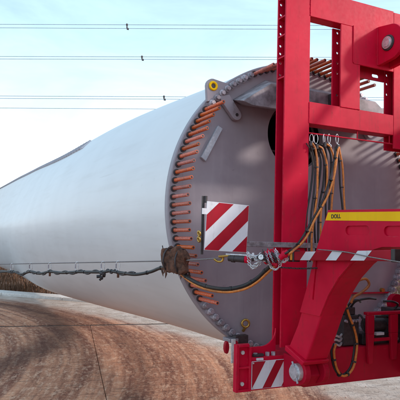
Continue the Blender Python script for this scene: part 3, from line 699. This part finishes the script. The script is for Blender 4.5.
# ------------------------------------------------------------------ rope, carabiners, hose, wrap along the blade
def rope_pt(px):
    i = 1/4.28 + (1/7.4-1/4.28)*(165-px)/185; return atd(px, 261+3.2*(165-px)/165, 1/i)
tp = [rope_pt(px) for px in (172, 140, 110, 80, 50, 20, -10, -20)]
dirv = (tp[-1]-tp[-3]).normalized(); tp += [tp[-1]+dirv*3, tp[-1]+dirv*8]
tag(MB().tube(tp, .0050, 8).build('rope', ROPE), 'thin grey rope stretched along the white blade side', 'rope')
cb_px = [(12,264,'small steel carabiner on the rope nearest the dry grass'), (31,264,'plain carabiner next but one to the dry grass end of rope'), (50,263,'steel carabiner with a small dangling tag'),
         (77,262.5,'steel carabiner midway on rope with bare hose loop'), (103,262,'carabiner holding a dark clump of couplings on the rope'), (118,262,'steel carabiner beside the coupling clump with brown tag')]
hose_pts = []
for i, (px, py, lab) in enumerate(cb_px):
    p = rope_pt(px); t = (rope_pt(px-3)-rope_pt(px+3)).normalized(); dn = Vector((0,0,-1))
    r = empty('carabiner', p-Vector((0,0,.10)), lab, 'carabiner', 'carabiners hooked on the rope')
    side_ = t.cross(dn).normalized()
    nrm = (t + side_*random.uniform(.5, .9)).normalized()
    c = p - Vector((0,0,.036)); nn = nrm.cross(dn).normalized()
    MB().ring(c, nn, .0165, .0049, 24, 8, 0, 2.6, (0,0,1)).build('body', STEEL, r)
    MB().cyl(c+nrm*.0165+Vector((0,0,-.018)), c+nrm*.0165+Vector((0,0,.022)), .0058, 10).build('gate', NUTM, r)
    MB().ring(c-Vector((0,0,.052)), t, .014, .004, 14, 6).build('swivel', DARK, r)
    if i in (2, 5): MB().box(c+Vector((-.011,-.020,-.098)), c+Vector((.011,-.014,-.058))).build('tag', BROWN, r, .003)
    if i == 4:
        cl = MB()
        for k in range(9):
            q = c+Vector((random.uniform(-.03,.03), random.uniform(-.03,.03), -.045-random.uniform(0,.055))); cl.cyl(q, q+Vector((random.uniform(-.04,.04),random.uniform(-.02,.02),random.uniform(-.035,.01))), random.uniform(.008,.016), 10)
        cl.build('coupling', DARK, r)
    hose_pts.append(p)
H = []
for i, p in enumerate(hose_pts):
    H.append(p-Vector((0,0,.088)))
    if i < len(hose_pts)-1:
        m_ = (p+hose_pts[i+1])/2; H.append(m_-Vector((0,0,.118-.01*i)))
far = hose_pts[0]; H = [far+dirv*5-Vector((0,0,.09)), far+dirv*2-Vector((0,0,.10)), far+dirv*.7-Vector((0,0,.105))] + H
H += [onp(135,275,'y',onp(135,275,'x',-1.33).y) if False else rope_pt(135)-Vector((0,0,.105)), rope_pt(150)-Vector((0,0,.085)), rope_pt(160)-Vector((0,0,.055)), rope_pt(170)-Vector((0,0,.045))]
tail = [atd(178,270,4.15), atd(190,279,4.0), atd(205,286,3.9), atd(225,289,3.85), atd(243,286,3.8), atd(256,279,3.75), atd(266,270,3.7), atd(275,262,3.65)]
H += tail
ho = empty('hose', hose_pts[3]-Vector((0,0,.12)), 'black hose slung from carabiners and drooping below the warning board', 'hose')
hp = catmull(H, 10)
MB().tube(hp, .0135, 10).build('black_hose', BLACK, ho)
t2 = catmull([q+Vector((0,-.012,-.021)) for q in [rope_pt(170)-Vector((0,0,.045))]+tail], 8)
MB().tube(t2, .0085, 8).build('orange_hose', ORANGE2, ho)
wv = [q + Vector((0,-.012,.017*math.sin(k*.55))) for k, q in enumerate(catmull(H[1:15], 10))]
MB().tube(wv, .0085, 8).build('twisted_line', DARK, ho)
for k in range(18, len(hp)-4, 13):
    a, b = hp[k], hp[k+1]; d = (b-a).normalized(); MB().cyl(a-d*.008, a+d*.008, .0165, 12).build('cable_tie', BLACK, ho)
# brown cloth wrap
wr = MB(); C0 = atd(176,260.5,4.10); ax = (atd(190,262,4.05)-atd(163,259,4.2)).normalized(); zz = Vector((0,0,1)); yy = ax.cross(zz).normalized()
nU, nV = 56, 72; vs = []; fs = []
rnd = random.Random(5); ph = [rnd.uniform(0, 6) for _ in range(8)]
for i in range(nU+1):
    t = -1+2*i/nU
    for k in range(nV):
        q = 2*PI*k/nV; c, s_ = math.cos(q), math.sin(q)
        sq = 1/max(abs(c), abs(s_), .75)
        bump = 1+.09*math.sin(3*q+ph[0]+2.5*t)-.13*abs(math.sin(2.5*q+ph[1]-3.5*t))**.6-.09*abs(math.sin(6*t+ph[2]+2*q))**.5+.05*math.sin(13*q+5*t)*math.sin(8*t+ph[5])-.22*math.exp(-((t+.55)/.07)**2)-.22*math.exp(-((t-.5)/.07)**2)+.13
        prof = .62+.38*(1-abs(t)**4)+.08*math.sin(5*t+ph[3])
        vs.append(C0+ax*(.105*t+.012*math.sin(q*2+ph[4]))+yy*(.055*c*sq*bump*prof)+zz*(.088*s_*sq*bump*prof-.012*t+.01*math.sin(4*t)))
for i in range(nU):
    for k in range(nV): fs.append((i*nV+k, i*nV+(k+1)%nV, (i+1)*nV+(k+1)%nV, (i+1)*nV+k))
wr.add(vs, fs, 0, True); wr.add(vs[:nV], [tuple(range(nV))]); wr.add(vs[-nV:], [tuple(range(nV))])
wro = empty('cloth_wrap', C0-Vector((0,0,.09)), 'brown crumpled leather wrap tied round the hose at the plate rim', 'wrap')
wr.build('cloth', BROWN, wro)
for t in (-.55, .5):
    MB().ring(C0+ax*.105*t, ax, .078, .006, 24, 6, 0, 1.15, (0,0,1)).build('tie_cord', DARK, wro)
MB().tube(catmull([C0-ax*.10+zz*.05, C0-ax*.125+zz*.075, C0-ax*.135+zz*.10]), .004, 6).build('loose_end', DARK, wro)
for k in range(9):
    t = rnd.uniform(-1, 1); a = rnd.uniform(-.6, .6); q0 = C0+ax*.10*t-yy*.045*rnd.choice((1,-1,1))+zz*rnd.uniform(-.08,-.03); L_ = rnd.uniform(.03,.07)
    w_ = ax*rnd.uniform(.006,.013); e1 = q0+Vector((rnd.uniform(-.01,.01),-.008,-L_*.5)); e2 = e1+Vector((rnd.uniform(-.02,.02),rnd.uniform(-.012,.004),-L_*.5))
    th = yy*.0015
    MB().add([q0-w_-th,q0+w_-th,e1+w_*.9-th,e2+w_*.3-th,e1-w_-th,q0-w_+th,q0+w_+th,e1+w_*.9+th,e2+w_*.3+th,e1-w_+th], [(0,1,2,3,4),(9,8,7,6,5)]+[(i,(i+1)%5,5+(i+1)%5,5+i) for i in range(5)]).build('torn_flap', BROWN, wro)
# tension rope on to the connectors
R0 = atd(172,261,4.16); R1 = atd(222,258,3.78)
tr_ = MB().tube([R0, (R0+R1)/2+Vector((0,0,-.002)), R1], .0055, 8)
tag(tr_.build('rope', ROPE), 'short tensioned rope between the brown wrap and brass hook', 'rope')
cn = empty('coupling_set', atd(262,270,3.62), 'red hose couplings with brass hook, chains and a white gauge', 'coupling')
hk = MB(); hk.tube(catmull([atd(214,259,3.80), atd(218,261.5,3.79), atd(222,261,3.78), atd(223,257.5,3.775), atd(219,256.5,3.775), atd(226,256,3.76), atd(231,255.5,3.75)]), .0075, 8); hk.build('hook', BRASS, cn)
sl_ = MB(); sl_.cyl(atd(229,258,3.76), atd(245,259.5,3.70), .022, 18); sl_.cyl(atd(232,258.3,3.75), atd(235,258.6,3.74), .027, 18); sl_.build('sleeve', DARK, cn)
MB().cyl(atd(245,259.5,3.70), atd(249,259.7,3.69), .024, 18).build('red_collar', RED, cn)
MB().tube([atd(226,254.3,3.76), atd(258,256,3.66)], .006, 8).build('steel_rod', STEEL, cn)
def chain(pts, n, R=.011, r=.0032, mat=STEEL, name='chain', parent=None):
    pts = catmull(pts, 20); m = MB()
    for k in range(n):
        a = pts[min(len(pts)-2, int(k/n*(len(pts)-1)))]; b = pts[min(len(pts)-1, int(k/n*(len(pts)-1))+1)]; d = (b-a).normalized()
        s1 = d.orthogonal().normalized(); s1 = s1 if k % 2 else d.cross(s1)
        m.ring(a, s1, R*.62, r, 12, 5, 0, 1.6, d)
    return m.build(name, mat, parent)
for j in range(4):
    y0 = 252+3*j
    chain([atd(248,y0+1,3.66), atd(252,y0+4+random.uniform(-2,4),3.63), atd(257,y0+5,3.61), atd(261,y0+random.uniform(0,5),3.61)], 9, parent=cn)
chain([atd(268,262,3.56), atd(272,268,3.55), atd(277,269,3.54), atd(282,262,3.54), atd(285,256,3.54)], 14, parent=cn)
chain([atd(276,250,3.56), atd(279,257,3.54), atd(284,262,3.53), atd(288,258,3.53)], 10, parent=cn)
gd = (CAM-atd(260,257,3.6)).normalized(); gc = atd(261,257,3.52); gn = (gd+Vector((-.35,0,.1))).normalized()
ga = MB().cyl(gc-gn*.02, gc, .0215, 24).build('gauge_case', DARK, cn, .002); MB().cyl(gc+gn*.0005, gc+gn*.003, .0172, 24).build('gauge_face', GAUGE, ga)
MB().tube([gc+gn*.0045, gc+gn*.0045+Vector((.005,0,.010))], .0012, 6).build('needle', BLACK, ga)
k0, k1 = atd(264,258,3.60), atd(279,256,3.54); kd = (k1-k0).normalized(); kl = (k1-k0).length
for a, b, r, m_ in ((0,.10,.030,DARK),(.10,.26,.043,RED),(.26,.34,.034,DARK),(.34,.52,.047,RED),(.52,.62,.028,DARK),(.62,.76,.036,RED),(.76,1.0,.022,NUTM)):
    MB().cyl(k0+kd*kl*a, k0+kd*kl*(b-.012), r, 20).build('coupling_ring', m_, cn, .004)
for q in range(6):
    a = q*PI/3+.3; sdir = kd.orthogonal().normalized(); s2 = kd.cross(sdir); rr = sdir*math.cos(a)+s2*math.sin(a)
    MB().box(k0+kd*kl*.40+rr*.046-Vector((.006,.006,.006)), k0+kd*kl*.46+rr*.058+Vector((.004,.004,.004))).build('handle_stub', RED, cn, .003)
c0, c1_ = atd(280,258,3.52), atd(288,252,3.50); MB().cyl(c0, c1_, .019, 18).build('red_cap', RED, cn, .003); MB().cyl(c0+(c1_-c0)*.5, c0+(c1_-c0)*.72, .024, 18).build('cap_ring', RED, cn, .003)
MB().cyl(atd(272,263,3.54), atd(277,265,3.53), .014, 14).build('plug', RED2, cn, .002)
for j in range(5):
    chain([atd(263+3*j,251+random.uniform(0,2),3.53), atd(265+3.2*j,258+random.uniform(-1,3),3.51), atd(268+3*j,264+random.uniform(-1,3),3.53)], 8, .010, .0028, random.choice([STEEL, NUTM, DARK]), 'chain', cn)
for j in range(10):
    q = atd(random.uniform(250,284), random.uniform(255,262), 3.55); MB().cyl(q, q+Vector((random.uniform(-.02,.02),random.uniform(-.01,.01),random.uniform(-.02,.02))), random.uniform(.005,.010), 8).build('fitting', random.choice([NUTM, DARK, BRASS, BWHITE]), cn)

# striped pole along the arm
p0, p1 = onp(289,256,'x',-.705), onp(391,255.5,'x',-.705)
po_ = empty('striped_pole', (p0+p1)/2-Vector((0,0,.04)), 'red pole with white diagonal bands clipped along the gooseneck arm', 'pole')
dd = (p1-p0).normalized(); upd = Vector((1,0,0)).cross(dd); upd = upd if upd.z > 0 else -upd
def pole_poly(a, b, sk, o0, o1, x0, x1, mat, name, parent, h=.031):
    base = p0+dd*a
    q = [base+dd*0-upd*h, p0+dd*b-upd*h, p0+dd*(b+sk)+upd*h, p0+dd*(a+sk)+upd*h]
    vs = [Vector((x0,v.y,v.z)) for v in q]+[Vector((x1,v.y,v.z)) for v in q]
    return MB().add(vs, [(0,1,2,3),(7,6,5,4)]+[(i,(i+1)%4,4+(i+1)%4,4+i) for i in range(4)]).build(name, mat, parent)
PLn = (p1-p0).length
pb = pole_poly(0, PLn, 0, 0, 0, -.705, -.662, BRED, 'bar', po_); bv = pb.modifiers.new('b','BEVEL'); bv.width = .006; bv.segments = 2
for a, b in ((.13,.235),(.40,.50),(.63,.745)):
    pole_poly(a, b, .065, 0, 0, -.7075, -.7054, BWHITE, 'white_band', pb, .0285)
MB().box((-.7085,p1.y-.03,p1.z-.036), (-.66,p1.y+.0,p1.z+.036)).build('end_cap', BLACK, pb, .004)
rf = p0+dd*.02; MB().box((-.709,rf.y-.022,rf.z-.028), (-.7056,rf.y+.002,rf.z+.028)).build('reflector', metal('amber', (.75,.28,.01), .3), pb, .002)
for a in (.0, .055):
    c = p0+dd*a; MB().box((-.712,c.y-.006,c.z-.040), (-.655,c.y+.006,c.z+.040)).build('clamp', DARK, pb, .003)
chain([onp(281,267.5,'x',-.72), onp(300,268.5,'x',-.70), onp(318,268,'x',-.68)], 22, .009, .0028, DARK, 'chain', po_)
c1 = MB().tube(catmull([onp(318,249.5,'x',-.715), onp(345,252,'x',-.716), onp(370,257,'x',-.718), onp(400,262,'x',-.72), onp(440,268,'x',-.72)]), .0035, 6)
tag(c1.build('cord', ROPE), 'thin pale cord sagging across the striped pole', 'cord')

# ------------------------------------------------------------------ hoses hanging under the lower beam
YH = -.665
def H3(l, y=YH): return [onp(px, py, 'y', y-.012*k) for k, (px, py) in enumerate(l)]
hooks = [(311.5,'hooked hard against the red post'), (316,'second from the red post'), (324,'in the middle of the row'), (329,'second from the open end of the row'), (337,'at the open end of the row')]
for px, lab in hooks:
    p = onp(px, 134.5, 'y', YF+.02); r = empty('snap_hook', p-Vector((0,0,.10)), 'steel snap hook on the red rod, '+lab, 'hook', 'snap hooks on the red rod')
    an = random.uniform(-.6, .6); nn = Vector((math.sin(an), math.cos(an), 0))
    MB().ring(p-Vector((0,0,.034)), nn, .0145, .0036, 22, 8, 0, 2.5, (0,0,1)).build('body', STEEL, r)
    MB().tube(catmull([p-Vector((0,0,.072)), p-Vector((-.012,.01,.085)), p-Vector((-.004,.018,.10))]), .005, 8).build('eye', STEEL, r)
HS = [([(311,143),(314,150),(317,165),(316,190),(313,215),(311,245),(312,262)], 'black and orange hose hanging hard against the red post'),
      ([(317,146),(322,150),(326,163),(325,185),(321,207),(320,235),(321,262)], 'black and orange hose hanging second from the red post'),
      ([(325,144),(330,148),(333,160),(332,185),(331,210),(330,235)], 'black and orange hose hanging straight behind the yellow stripe'),
      ([(337.5,147),(336,160),(332,178),(325,200),(313,222),(304,238),(297,247)], 'orange and black hose slanting across the others to the striped pole'),
      ([(338.5,147),(341,163),(342,185),(344,205),(346,225)], 'black and orange hose hanging farthest from the red post')]
for k, (l, lab) in enumerate(HS):
    y0 = -.665 - (.05 if k == 3 else 0)
    P = [onp(px, py, 'y', y0 - (.02*j if k == 3 else .0)) for j, (px, py) in enumerate(l)]
    if k == 3: P += [atd(291,251.5,3.50), atd(284,256,3.52)]
    r = empty('air_hose', P[-1], lab, 'hose', 'hoses hanging under the lower beam')
    C = catmull(P, 9)
    MB().tube([q+Vector((-.010,.010,0)) for q in C], .0075, 10).build('black_hose', BLACK, r)
    MB().tube([q+Vector((.006+.006*math.sin(j*.25+k),-.005,0)) for j, q in enumerate(C)], .0078, 10).build('orange_hose', ORANGE2, r)
    if k in (0, 1, 2): MB().tube([q+Vector((-.026+.012*math.sin(j*.12+k),.03,0)) for j, q in enumerate(C)], .0075, 8).build('thin_black_hose', BLACK, r)
    MB().cyl(C[0]+Vector((0,0,.014)), C[0]-Vector((0,0,.022)), .0115, 12).build('ferrule', DARK, r, .002)
    for j in range(8, len(C)-2, 11):
        d = (C[j+1]-C[j]).normalized(); c = C[j]+Vector((-.003,.003,0)); MB().cyl(c-d*.004, c+d*.004, .0165, 12).build('cable_tie', BLACK, r)
# loop by the pivot
LP = [(350,281),(347,291),(346,303),(349,315),(354,328),(357,342),(356,356),(353,368),(347,375),(341,375),(336,366),(334,352),(336,344)]
P = [onp(px, py, 'y', -.82) for px, py in LP]; C = catmull(P, 9)
r = empty('air_hose', P[8], 'orange and black hose looping down before the dark red bottom beam', 'hose')
MB().tube(C, .0085, 10).build('orange_hose', ORANGE2, r); MB().tube([q+Vector((-.012,.014,.004)) for q in C], .0085, 10).build('black_hose', BLACK, r)
for j in range(10, len(C)-4, 12):
    d = (C[j+1]-C[j]).normalized(); c = C[j]+Vector((-.005,.006,0)); MB().cyl(c-d*.006, c+d*.006, .019, 12).build('cable_tie', BLACK, r)
P = [onp(px, py, 'y', -.80) for px, py in ((352,288),(358,281),(366,279),(369,285),(362,292),(354,297),(351,303))]
r2 = MB().tube(catmull(P, 9), .010, 10).build('orange_coil', ORANGE2, r)

# ------------------------------------------------------------------ overhead power lines
def wire(pair, spacer_px, lab, D=60):
    (y0a, y1a), rest = pair[0], pair[1:]
    r = empty('power_line', atd(137, pair[0][0], D), lab, 'power line', 'overhead power lines')
    ends = []
    for (ya, yb) in pair:
        a, b = atd(0, ya, D), atd(275, yb, D); d = (b-a); pts = []
        for k in range(-8, 13):
            t = k/4; q = a+d*t; q.z += .012*((t-.5)**2); pts.append(q)
        MB().tube(pts, .026, 6).build('wire', WIRE, r); ends.append((a, b))
    if spacer_px and len(pair) > 1:
        t = spacer_px/275; q0 = ends[0][0].lerp(ends[0][1], t); q1 = ends[1][0].lerp(ends[1][1], t)
        m = MB(); m.box(q0+Vector((-.10,-.05,-.10)), q0+Vector((.10,.05,.12))); m.tube([q0, q1], .07, 8); m.box(q1+Vector((-.02,-.05,-.14)), q1+Vector((.2,.05,.08)))
        m.build('spacer', DARK, r, .02)
wire([(24.3,25.3),(27.8,29.2)], 127, 'topmost pair of overhead wires with a small dark spacer')
wire([(56.4,57.2),(59.0,59.6)], 142, 'second pair of overhead wires below the topmost with a spacer')
wire([(96.0,97.2),(98.4,99.6)], 164, 'third pair of overhead wires running down to the blade edge')
wire([(108.0,109.8)], None, 'lowest single overhead wire just above the blade')
